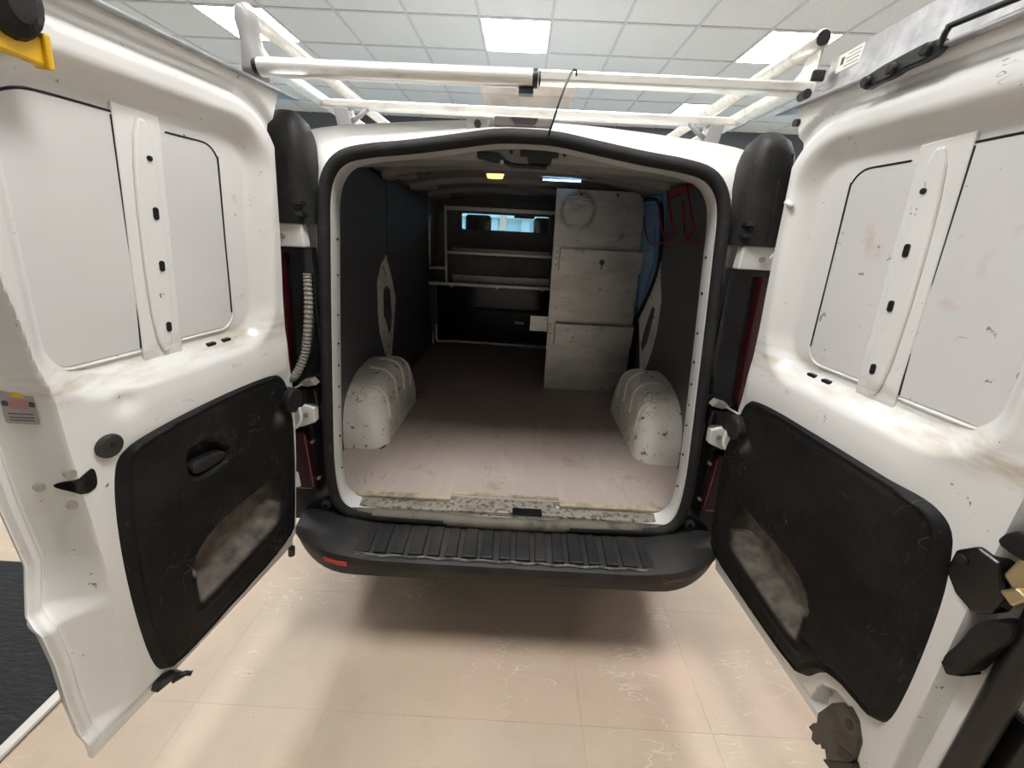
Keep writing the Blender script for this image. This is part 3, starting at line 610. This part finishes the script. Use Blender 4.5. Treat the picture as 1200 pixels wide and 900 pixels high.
def door(D, left):
    s = D.sx
    trim = TRIM_L if left else TRIM_R
    vb, vt = -.045, 1.418
    HV = [-.05, .04, .34, .5, .62, .72, .87, 1.08, 1.18, 1.28, 1.36, 1.42]; HU = [.06, .05, .045, .05, .06, .082, .092, .10, .107, .113, .105, .085]
    if left: FV = [-.05, .124, .23, .33, .41, .455, .594, 1.0, 1.42]; FU = [.695, .694, .693, .698, .681, .674, .684, .70, .72]
    else: FV = [-.05, .3, .7, 1.0, 1.42]; FU = [.742, .742, .738, .738, .738]
    R_, C_ = 230, 150
    v = np.linspace(vb, vt, R_); V = np.repeat(v[:, None], C_, 1)
    uh = np.interp(v, HV, HU); uf = np.interp(v, FV, FU); tt = np.concatenate([np.linspace(0, .78, 90, endpoint=False), np.linspace(.78, 1, C_-90)])
    U = uh[:, None]+(uf-uh)[:, None]*tt[None]
    Wd = np.zeros_like(U)
    d = sd_rbox(U, V, .118, .655, .768, 1.338, .12)
    Wd -= .042*S(-d/.055)
    Wd += .009*S((.815-V)/.095)*S((V-.63)/.06)*S((U-.06)/.04)*S((.60-U)/.08)      # rolled sill below the window recess
    up = S((V-.86)/.08)
    Wd -= up*(.024*S((d-.022)/.024))
    Wd += up*.016*S((d-.058)/.014)
    dt = sd_poly(trim, U, V)
    Wd = np.where(dt < -.022, -.058, Wd)
    if left:
        e0 = np.interp(V, [-.05, .1, .35, .55, .7, .8, .9, 1.0, 1.42], [.612, .611, .608, .618, .628, .632, .646, .66, .66])
        FE = uf[:, None]*np.ones_like(U)
        dpt = np.interp(V, [-.05, .12, .23, .318, .352, .41, .46, .6, 1.4], [.022, .042, .046, .050, .082, .088, .088, .088, .088])
        x_ = np.clip((U-e0)/(FE-.028-e0), 0, 1)
        ch = dpt*(.75*x_+.25*S(x_)) - .010*S((U-FE+.026)/.010) + .008*S((U-FE+.010)/.008)
        Wd -= ch*S((V+.02)/.05)*(1-S((V-1.3)/.08))
        Wd -= .012*np.exp(-(np.hypot(U-.53, V-.755)/.022)**2)
    else:
        Wd -= (.034*S((U-.688)/.016)-.018*S((U-.722)/.012))*S((V+.03)/.05)*(1-S((V-1.3)/.08))
        Wd -= .03*S((-sd_poly([(.50, -.02), (.515, .075), (.555, .115), (.60, .11), (.645, -.01), (.64, -.06)], U, V))/.02)
    Wd -= .008*S((.005-V)/.02)
    X = D.arr(U, V, Wd)
    mb = MB(); grid_mesh(mb, X)
    # outer skin and rim: a closed solid door, thin along the free edge
    Wb = -.078+(.0 if left else .03)*S((U-.655)/.04); Wb = np.minimum(Wb, Wd-.004)
    if left: Wb = np.where(U > e0, np.maximum(Wb, Wd-.012), Wb)
    def W_at(a, b):
        i_ = int(round((b-vb)/(vt-vb)*(R_-1))); return float(np.interp(a, U[i_], Wd[i_]))
    n0 = len(mb.v); grid_mesh(mb, D.arr(U, V, Wb))
    rim = [(0, j) for j in range(C_)]+[(i, C_-1) for i in range(1, R_)]+[(R_-1, j) for j in range(C_-2, -1, -1)]+[(i, 0) for i in range(R_-2, 0, -1)]
    n = len(rim)
    for q in range(n):
        a, b = rim[q], rim[(q+1) % n]; ia, ib = a[0]*C_+a[1], b[0]*C_+b[1]
        mb.f.append((ia, ib, n0+ib, n0+ia)); mb.m.append(0)
    dr = autosmooth(mb.build('rear_door', 'door_paint', van), 38)
    dr['label'] = 'left rear door, white with black lower trim and pull handle' if left else 'right rear door, white, scratched, with black lower trim and latch'
    pr = lambda pts, w0, w1, nm, m, bv=.002: MB().prism(pts, lambda a, b: D(a, b, w0), lambda a, b: D(a, b, w1)).build(nm, m, dr, bevel=bv)
    # ---- lower trim panel with storage pocket
    v0, v1 = min(p[1] for p in trim)+1e-4, max(p[1] for p in trim)-1e-4
    rr = []; cc = 70
    for t in np.linspace(0, 1, 110):
        vv = v0+(v1-v0)*t; iv = row_interval(trim, vv)
        rr.append([(iv[0]+(iv[1]-iv[0])*q, vv) for q in np.linspace(0, 1, cc)])
    A = np.array(rr); TU, TV = A[..., 0], A[..., 1]
    dt = sd_poly(trim, TU, TV); TW = -.004+.024*S(-dt/.013)-.004*S((-dt-.016)/.006)+.004*S((-dt-.026)/.006)
    dp = sd_poly(POCKET, TU, TV)
    TW += .004*np.exp(-((dp-.012)/.006)**2)
    TW -= .062*S(-dp/np.where(TV < .22, .060, .014))
    if left:
        dc = sd_poly(CUP, TU, TV); TW -= .028*S(-dc/.012); TW += .005*np.exp(-((dc-.006)/.005)**2)
    # scoop below the round stop
    TW -= .014*np.exp(-(np.hypot((TU-.135)/.028, (TV-.545)/.03))**2)
    mb = MB(); grid_mesh(mb, D.arr(TU, TV, TW))
    tp = autosmooth(mb.build('trim_panel', 'door_trim', dr), 50)
    dm = S((-dp-.004)/.012)*S((.265+.22*(.45-TU)-TV)/.03)  # dirt, cut off so the pocket's lit part is tan and its shaded wall black
    dm = np.maximum(dm, .6*np.exp(-(np.hypot((TU-.135)/.022, (TV-.535)/.022))**2))
    at = tp.data.attributes.new('dirt_and_lit', 'FLOAT', 'POINT'); at.data.foreach_set('value', dm.reshape(-1).astype(np.float32))
    # ---- round stop at the hinge side
    kc = (.098, .578)
    ring = [(kc[0]+.034*math.cos(a), kc[1]+.040*math.sin(a)) for a in np.linspace(0, 2*math.pi, 28, endpoint=False)]
    pr(ring, .0, .042, 'door_stop', 'trim', .008)
    for q in ((-.006, .008), (.006, -.006)): pr([(kc[0]+q[0]+.004*math.cos(a), kc[1]+q[1]+.004*math.sin(a)) for a in np.linspace(0, 6.283, 8, endpoint=False)], .04, .0435, 'stop_dimple', 'black', 0)
    # ---- window blanking panels, pillar and gap lines
    wr = -.0425
    big0, big1 = .455, (.625 if left else .645)
    def arc(cx, cy, r, a0, a1, n=6): return [(cx+r*math.cos(math.radians(a0+(a1-a0)*k/n)), cy+r*math.sin(math.radians(a0+(a1-a0)*k/n))) for k in range(n+1)]
    sm = [(.43, 1.260), (.43, .838)] + arc(.268, .873, .035, 270, 180) + arc(.283, 1.222, .038, 180, 90)
    bg_ = [(.40, .836)] + arc(big1-.055, .891, .055, 270, 360) + arc(big1-.07, 1.202, .07, 0, 90) + [(.40, 1.272)]
    bm_ = 'blank' if left else 'blank_worn'
    pr(sm, wr, wr+.0035, 'blanking_panel', bm_, .0015); pr(bg_, wr, wr+.0035, 'blanking_panel', bm_, .0015)
    e = .0035
    def gap(pts): MB().tube([D(a, b, wr+e) for a, b in crom(pts, 5)], .0019, 6).build('gap_shade_line', 'black', dr)  # thin black tube painting in the shade of the open panel gap
    gap([(.36, 1.262), (.32, 1.262)] + arc(.283, 1.222, .040, 90, 180, 4) + [(.238, 1.05), (.231, .873)])
    gap([(big0+.004, .838), (big0, .95), (big0, 1.1), (big0, 1.268)]); gap([(big0, 1.273), (.5, 1.274)] + arc(big1-.07, 1.202, .072, 90, 40, 3))
    def bead(pts): MB().tube([D(a, b, wr+.002) for a, b in crom(pts, 3)], .004, 6).build('panel_bead', 'door_paint', dr, smooth=True)
    bead([(.229, .90)] + arc(.268, .873, .040, 180, 270, 5) + [(.31, .833), (.38, .833)]); bead([(.46, .831), (big1-.09, .831)] + arc(big1-.055, .891, .060, 270, 360, 5) + [(big1+.005, 1.0), (big1+.005, 1.20)])
    pil = pr([(.374, .806), (.458, .798), (.455, 1.29), (.372, 1.285)], wr-.002, wr+.007, 'window_pillar', 'door_paint', .003)
    pr(chaikin([(.388, .82), (.438, .82), (.436, 1.275), (.386, 1.275)], 2), wr+.005, wr+.014, 'pillar_rib', 'door_paint', .006)
    for vv, h in ((1.208, .005), (1.108, .012), (1.005, .011), (.875, .011)):
        pr(rrect(.401, .411, vv-h, vv+h, .0049, 3), wr+.012, wr+.0165, 'slot_hole', 'black', 0)
    for uu in (.262, .305): pr(rrect(uu-.012, uu+.012, .803, .811, .0035, 3), W_at(uu, .807)-.006, W_at(uu, .807)+.0025, 'drain_slot', 'black', 0)
    # ---- top lip of the outer skin
    lp = pr([(.035, 1.415), (.70, 1.415), (.70, 1.421), (.035, 1.421)], -.078, .012, 'top_lip', 'galv', .002)
    if left:
        pl = pr([(.571+.022*math.cos(a), .680+.024*math.sin(a)) for a in np.linspace(0, 6.283, 24, endpoint=False)], -.004, .011, 'rubber_plug', 'rubber_plug', .004)
        pr([(.568+.006*math.cos(a), .683+.006*math.sin(a)) for a in np.linspace(0, 6.283, 12, endpoint=False)], .009, .0118, 'plug_hole', 'black', 0)
        lo = chaikin([(.598, .650), (.610, .646), (.622, .640), (.637, .632), (.638, .622), (.628, .612), (.620, .602), (.598, .604)], 2)
        l0, l1 = min(p[1] for p in lo)+1e-4, max(p[1] for p in lo)-1e-4; rows = []
        for t in np.linspace(0, 1, 16):
            iv = row_interval(lo, l0+(l1-l0)*t); rows.append([tuple(D(a, l0+(l1-l0)*t, W_at(a, l0+(l1-l0)*t)+.0012)) for a in np.linspace(iv[0], iv[1], 26)])
        lm = MB(); grid_mesh(lm, np.array(rows)); lm.build('latch_opening', 'gloss_black', dr, solid=.003)
        for q in ((.628, .655), (.6436, .623), (.6275, .582)):
            w0 = W_at(*q); MB().cyl(D(q[0], q[1], w0-.006), D(q[0]+.003, q[1], w0+.005), .0085, 12).build('latch_screw', 'steel', dr, bevel=.002)
        pr([(.535, -.04), (.57, -.03), (.56, .0), (.52, -.025), (.50, -.055), (.51, -.065)], -.02, .012, 'lower_latch', 'black', .004)
        MB().tube([D(.53, -.045, .005), D(.505, -.05, .02), D(.50, -.055, .032)], [.010, .007, .006], 8).build('latch_pin', 'black', dr, smooth=True)
        MB().cyl(D(.075, -.04, .0), D(.075, -.075, .0), .012, 10).build('rubber_buffer', 'black', dr)
        # upper latch with its yellow lever
        ul = MB().loft([[tuple(D(.605+rx*math.cos(a), 1.372+ry*math.sin(a), w_)) for a in np.linspace(0, 6.283, 20, endpoint=False)] for w_, rx, ry in ((-.02, .034, .05), (.02, .036, .052), (.035, .030, .046), (.045, .015, .03))], cap=True).build('upper_latch', 'trim', dr, bevel=.003)
        for q in ((.588, 1.352), (.586, 1.378)): pr([(q[0]+.006*math.cos(a), q[1]+.006*math.sin(a)) for a in np.linspace(0, 6.283, 10, endpoint=False)], .03, .042, 'latch_screw', 'black', .001)
        pr([(.572, 1.326), (.575, 1.338), (.66, 1.345), (.66, 1.305), (.62, 1.305), (.575, 1.300)], .006, .024, 'latch_lever', 'yellow', .004)
        pr([(.571, 1.298), (.571, 1.342), (.579, 1.342), (.579, 1.298)], .004, .032, 'lever_tip', 'yellow', .003)
        # pull handle lever
        pr(chaikin([(.425, .512), (.432, .545), (.405, .548), (.350, .540), (.330, .526), (.345, .512)], 2), -.012, .022, 'pull_handle', 'trim', .007)
        # warning sticker on the door edge
        W0 = -.0400; sm_ = MB(); gs = (W_at(.6575, .79)-W_at(.6425, .79))/.015; ws = W_at(.65, .79); zf = lambda w_: (lambda a, b: D(.6425+(a-.64)*.5, .755+(b-.755)*.87, ws+gs*(.6425+(a-.64)*.5-.65)+.003+w_-W0))
        sm_.prism(rrect(.640, .670, .755, .832, .003, 2), zf(W0), zf(W0+.001))
        sm_.mi = 1; sm_.prism([(.648, .812), (.662, .812), (.655, .828)], zf(W0), zf(W0+.0016))
        sm_.mi = 2; sm_.prism(rrect(.646, .664, .788, .808, .003, 2), zf(W0), zf(W0+.0016))
        sm_.mi = 3
        for q in (.6435, .6665): sm_.prism(rrect(q-.0030, q+.0030, .792, .804, .003, 2), zf(W0), zf(W0+.0015))
        for q in (.768, .762, .776): sm_.prism([(.644, q), (.666, q), (.666, q+.002), (.644, q+.002)], zf(W0), zf(W0+.0016))
        sm_.build('warning_sticker', ['sticker', 'yellow', 'pink_ink', 'ink'], dr)
    else:
        # side latch plate, catch, rubber buffer
        lt = pr([(.650, .600), (.652, .645), (.672, .672), (.705, .668), (.722, .62), (.72, .585), (.70, .560), (.672, .572)], -.02, .010, 'latch_plate', 'gloss_black', .004)
        pr([(.664+.008*math.cos(a), .638+.008*math.sin(a)) for a in np.linspace(0, 6.283, 12, endpoint=False)], .008, .014, 'latch_bolt', 'trim', .002)
        pr(chaikin([(.690, .70), (.698, .728), (.72, .745), (.77, .745), (.77, .70), (.715, .696)], 1), -.035, .016, 'catch_hood', 'trim', .006)
        pr([(.713, .660), (.720, .700), (.760, .70), (.760, .645), (.735, .64)], -.03, .016, 'latch_claw', 'brass', .004)
        pr([(.722, .640), (.735, .66), (.75, .655), (.740, .628)], .012, .026, 'latch_claw', 'brass', .003)
        pr(chaikin([(.705, .425), (.690, .440), (.702, .495), (.706, .545), (.722, .578), (.742, .588), (.746, .565), (.738, .53), (.728, .49), (.722, .445)], 2), -.03, .014, 'rubber_buffer', 'trim', .010)
        pr([(.704, .45), (.690, .432), (.704, .416), (.722, .44)], -.03, .010, 'buffer_tip', 'trim', .004)
        # edge weatherstrip and exterior moulding
        MB().tube([D(float(np.interp(q, FV, FU))+.010, q, -.022) for q in np.linspace(-.06, 1.40, 40)], .019, 10).build('edge_seal', 'black', dr, smooth=True)
        pr([(.725, .41), (.725, 1.40), (.80, 1.40), (.80, .41)], -.060, -.050, 'overlap_flange', 'door_paint', .003)
        pr([(.70, -.06), (.70, .40), (.795, .40), (.80, .36), (.80, -.06)], -.090, -.046, 'lower_moulding', 'gloss_black', .010)
        # bent lower latch bracket
        br = pr([(.552, .044), (.560, .075), (.595, .125), (.616, .114), (.634, .072), (.638, .01), (.628, -.04), (.606, -.081), (.590, -.09), (.580, -.070), (.573, -.084), (.566, -.070), (.560, -.095), (.545, -.10), (.542, -.075), (.530, -.078), (.536, -.05), (.545, -.035), (.540, 0)], -.02, .010, 'latch_bracket', 'bracket', .003)
        pr([(.607+.009*math.cos(a), .085+.014*math.sin(a)) for a in np.linspace(0, 6.283, 12, endpoint=False)], .008, .0112, 'bracket_hole', 'black', 0)
        pr([(.605, .0), (.632, .015), (.625, -.02), (.605, -.03)], .008, .0112, 'bracket_hole', 'black', 0)
        pr([(.585, -.10), (.606, -.095), (.648, -.012), (.642, .012), (.600, -.072)], -.03, .014, 'bracket_lip', 'black', .003)
        # black stay with three bolts on the top edge
        pr(chaikin([(.285, 1.392), (.278, 1.408), (.29, 1.421), (.405, 1.432), (.412, 1.412), (.395, 1.402), (.355, 1.402), (.335, 1.396), (.31, 1.396)], 1), .0, .018, 'top_stay', 'black', .005)
        for q in ((.292, 1.406), (.338, 1.410), (.392, 1.418)):
            pr([(q[0]+.009*math.cos(a), q[1]+.009*math.sin(a)) for a in np.linspace(0, 6.283, 14, endpoint=False)], .016, .026, 'stay_bolt', 'trim', .003)
        MB().tube(crom([D(.405, 1.418, .012), D(.412, 1.436, .014), D(.43, 1.438, .014), D(.60, 1.430, .014), D(.74, 1.425, .014)], 4), .0045, 8).build('stay_rod', 'black', dr, smooth=True)
        pr([(.098+.008*math.cos(a), 1.385+.008*math.sin(a)) for a in np.linspace(0, 6.283, 12, endpoint=False)], -.03, .0015, 'drain_hole', 'black', 0)
        MB().tube([D(.135, 1.20, .0), D(.12, 1.215, .006)], .006, 8).build('paint_stud', 'paint', dr, smooth=True)
    return dr
door(DL, True); door(DR, False)

# ================================================================== ROOF RACK
rk = empty('roof_rack', (0, .1, 1.96)); tag(rk, 'pale aluminium roof rack with crossbars and a rear ladder roller', 'roof rack')
loc = Vector((0, -.1, -1.96))
def rb(mb, nm, m, par=rk, **k):
    mb.v = [tuple(Vector(p)+loc) for p in mb.v]; return mb.build(nm, m, par, **k)
for s in (-1, 1):
    rl = rb(MB().tube([(s*.760, .10, 2.112), (s*.760, 3.1, 2.125)], .021, 12), 'side_rail', 'rack', smooth=True)
    r2 = rb(MB().box(*sorted((s*.755, s*.795)), .10, 3.1, 2.018, 2.048), 'side_rail', 'rack', bevel=.006)
    for y in (.13, .75, 1.5, 2.3, 3.0):
        rb(MB().prism([(y-.022, 2.04), (y+.10, 2.04), (y+.045, 2.065), (y+.03, 2.105), (y-.022, 2.105)], lambda a, b: (s*.770, a, b), lambda a, b: (s*.780-s*.004, a, b)), 'rail_upright', 'rack', bevel=.002)
    if s < 0:   # cast upright end piece
        rb(MB().loft([[(s*(.752+hx*math.copysign(abs(math.cos(a))**.7, math.cos(a))), .085+.03*math.sin(a), z) for a in np.linspace(0, 6.283, 18, endpoint=False)] for z, hx in ((1.965, .030), (1.985, .029), (2.01, .027), (2.035, .019), (2.06, .021), (2.085, .026), (2.103, .022), (2.112, .009))], cap=True), 'end_casting', 'grey_plastic', smooth=True)
    else:
        rb(MB().cyl((s*.760, .095, 2.112), (s*.760, .102, 2.112), .017, 12), 'end_cap', 'black'); rb(MB().box(*sorted((s*.757, s*.792)), .094, .102, 2.02, 2.046), 'end_cap', 'black', bevel=.004)
    for y in (.50, 1.6, 2.7):
        ft = rb(MB().prism([(.64, 1.945), (.70, 1.945), (.715, 2.01), (.665, 2.01)] if y > .6 else [(.655, 1.94), (.715, 1.94), (.725, 2.01), (.672, 2.01)], lambda x, z: (s*x, y-.02, z), lambda x, z: (s*x, y+.02, z)), 'foot', 'grey_plastic', bevel=.004)
        rb(MB().tube([(s*.665, y-.01, 1.965), (s*.63, y-.012, 1.985), (s*.60, y-.01, 2.01)], .009, 8), 'foot_stay', 'grey_plastic', smooth=True)
    rb(MB().cyl((s*.745, .075, 1.985), (s*.745, .10, 1.985), .012, 10), 'clamp_bolt', 'black')
for y, z, w in ((.105, 2.004, .77), (.50, 2.022, .775), (1.6, 2.025, .775), (2.7, 2.025, .775)):
    rb(MB().box(-w, w, y-.02, y+.02, z-.015, z+.013), 'crossbar', 'rack', bevel=.006)
ro = rb(MB().cyl((-.722, .06, 1.983), (.008, .06, 1.986), .0215, 28), 'roller', 'rack', bevel=.002)
rb(MB().cyl((.008, .06, 1.986), (.022, .06, 1.986), .0212, 24), 'roller_cap', 'black', bevel=.003)
rb(MB().cyl((.024, .06, 1.986), (.029, .06, 1.986), .016, 20), 'roller_cap', 'black', bevel=.002)
rb(MB().box(-.028, .012, .05, .08, 1.950, 1.966), 'roller_bracket', 'black', bevel=.003)
rb(MB().cyl((-.735, .06, 1.983), (-.722, .06, 1.983), .019, 16), 'roller_cap', 'black')
rb(MB().prism([(-.155, .30), (.145, .30), (.14, .36), (-.15, .36)], lambda x, y: (x, y, 2.016-.25*(y-.30)), lambda x, y: (x, y, 2.046)), 'deflector_plate', 'plate', bevel=.003)
# galvanised channel carried on along the right hand rail
gc = empty('steel_channel', (.80, 0, 2.0)); tag(gc, 'galvanised steel channel with a paper sticker above the right door', 'channel')
MB().prism([(.0, -.02), (.018, -.02), (.018, -.012), (.006, -.012), (.006, .062), (.018, .062), (.018, .070), (.0, .070)], lambda x, z: (x, -.85, z), lambda x, z: (x, .10, z)).build('channel_body', 'galv', gc, bevel=.0015)
stq = MB(); stq.box(-.0012, 0, -.005+.0, .07, .028, .066); stq.mi = 1
for k in range(4): stq.box(-.0016, -.001, .0, .045-.006*(k % 2), .034+.008*k, .0355+.008*k)
stq.box(-.0016, -.001, .05, .06, .042, .058)
stq.build('paper_sticker', ['sticker_white', 'ink'], gc)
# thin black wire hooked over the rack
wr_ = MB().tube(crom([(.058, .035, 1.852), (.066, .01, 1.875), (.075, -.002, 1.905), (.088, .0, 1.945), (.104, .02, 1.985), (.112, .03, 1.998), (.119, .03, 1.996), (.12, .03, 1.986)], 5), .0028, 8).build('wire_hook', 'black', None, smooth=True)
tag(wr_, 'thin black bent wire hooked over the rear crossbar', 'wire')

# ================================================================== LOAD SPACE FURNITURE
sh = empty('shelf_rack', (0, 2.2, 1.15)); tag(sh, 'aluminium shelf rack fixed across the bulkhead', 'shelf')
sl = Vector((0, -2.2, -1.15))
def sb(x0, x1, y0, y1, z0, z1, nm, m='alu_bar', bv=.003):
    return MB().box(x0, x1, y0+sl.y, y1+sl.y, z0+sl.z, z1+sl.z).build(nm, m, sh, bevel=bv)
sb(-.648, -.630, 2.14, 2.165, 1.17, 1.80, 'upright'); sb(.262, .280, 2.14, 2.165, 1.17, 1.80, 'upright')
sb(-.63, .262, 2.14, 2.16, 1.765, 1.795, 'rail')
sb(-.63, .262, 2.14, 2.158, 1.428, 1.452, 'shelf_lip'); sb(-.63, .262, 2.16, 2.42, 1.428, 1.433, 'shelf_tray', 'bulk'); sb(-.63, .262, 2.405, 2.42, 1.43, 1.47, 'rail')
sb(-.865+.04, .27, 2.135, 2.158, 1.165, 1.193, 'shelf_lip'); sb(-.82, .27, 2.16, 2.42, 1.165, 1.170, 'shelf_tray', 'bulk'); sb(-.63, .27, 2.40, 2.42, 1.17, 1.235, 'rail')
sb(-.82, -.648, 2.14, 2.158, 1.296, 1.322, 'rail'); sb(-.82, -.648, 2.16, 2.40, 1.296, 1.30, 'shelf_tray', 'bulk')
sb(-.82, -.805, 2.14, 2.165, 1.17, 1.32, 'upright')
for x in (-.60, -.2, .2): sb(x-.01, x+.01, 2.155, 2.42, 1.150, 1.165, 'shelf_bearer', 'alu_bar', .002)
# tall aluminium end panel with two open trays
ap = empty('racking_panel', (.5, 1.36, .565)); tag(ap, 'tall scuffed aluminium racking panel with two open trays', 'racking')
al = Vector((-.5, -1.36, -.565))
def ab_(mb, nm, m='alu', **k):
    mb.v = [tuple(Vector(p)+al) for p in mb.v]; return mb.build(nm, m, ap, **k)
ab_(MB().prism([(.215, .566), (.806, .566), (.775, 1.30), (.735, 1.78), (.722, 1.835), (.695, 1.862), (.65, 1.872), (.195, 1.872)], lambda x, z: (x, 1.36, z), lambda x, z: (x, 1.364, z)), 'panel', bevel=.001)
ab_(MB().box(.195, .222, 1.345, 1.36, .566, 1.903), 'edge_flange', bevel=.002) if False else None
for x0, x1, z0, z1, d in ((.245, .765, 1.405, 1.535, .055), (.258, .782, .912, 1.06, .055)):
    tr = ab_(MB().box(x0, x1, 1.36-d, 1.36-d+.003, z0, z1), 'tray_front', bevel=.001)
    ab_(MB().box(x0, x0+.003, 1.36-d+.003, 1.36, z0, z1+.01), 'tray_side', bevel=0); ab_(MB().box(x1-.003, x1, 1.36-d+.003, 1.36, z0, z1+.01), 'tray_side', bevel=0)
    ab_(MB().box(x0+.003, x1-.003, 1.36-d+.003, 1.36, z0, z0+.003), 'tray_floor', bevel=0)
for z0 in (1.405, .912):
    fl_ = ab_(MB().box(.205+.012*(z0 < 1), .245+.012*(z0 < 1), 1.352, 1.36, z0, z0+.14), 'tray_flange', bevel=.001)
    for k in range(3): ab_(MB().cyl((.226, 1.349, z0+.03+k*.04), (.226, 1.353, z0+.03+k*.04), .005, 8), 'rivet', 'ink')
ab_(MB().cyl((.51, 1.3, 1.465), (.51, 1.305, 1.465), .017, 14), 'tray_hole', 'ink'); ab_(MB().box(.507, .513, 1.301, 1.305, 1.42, 1.45), 'tray_slot', 'ink')
for x, z in ((.33, 1.87), (.345, 1.845), (.565, 1.85)): ab_(MB().cyl((x, 1.357, z), (x, 1.361, z), .009, 10), 'rivet', 'ink')
ab_(MB().box(.085, .205, 1.358, 1.364, .99, 1.095), 'side_bracket', bevel=.002)
for z in (.75, 1.1, 1.45): ab_(MB().box(.42, .755, 1.366, 2.12, z, z+.02), 'shelf_tray', 'alu_bar', bevel=.003)
# red cords looped from a red bar along the right hand wall
cb = MB().prism([(.543, 1.836), (.543, 1.858), (.98, 1.838), (.96, 1.808)], lambda y, z: (wx(z)-.025, y, z), lambda y, z: (wx(z)-.006, y, z)).build('red_bar', 'red_cord', None, bevel=.004)
tag(cb, 'red bar along the top of the right lining panel', 'bar')
for pts, lab in (([(1.298, 1.738), (1.246, 1.635), (1.10, 1.588), (.934, 1.595), (.828, 1.653), (.835, 1.703), (.94, 1.838)], 'dark red rope loop nearest the racking panel'),
                 ([(1.036, 1.743), (.98, 1.654), (.854, 1.602), (.699, 1.604), (.599, 1.65), (.603, 1.708), (.707, 1.842)], 'middle dark red rope loop hanging from the red bar'),
                 ([(.735, 1.775), (.705, 1.673), (.637, 1.626), (.529, 1.602), (.436, 1.614), (.37, 1.66), (.42, 1.78), (.56, 1.845)], 'dark red rope loop nearest the right rear door jamb')):
    o = MB().tube(crom([(wx(z)-.030+.010*math.sin(i*2), y, z) for i, (y, z) in enumerate(pts)], 5), .0048, 8).build('rope', 'red_cord', None, smooth=True)
    tag(o, lab, 'rope', 'red ropes on the right wall')
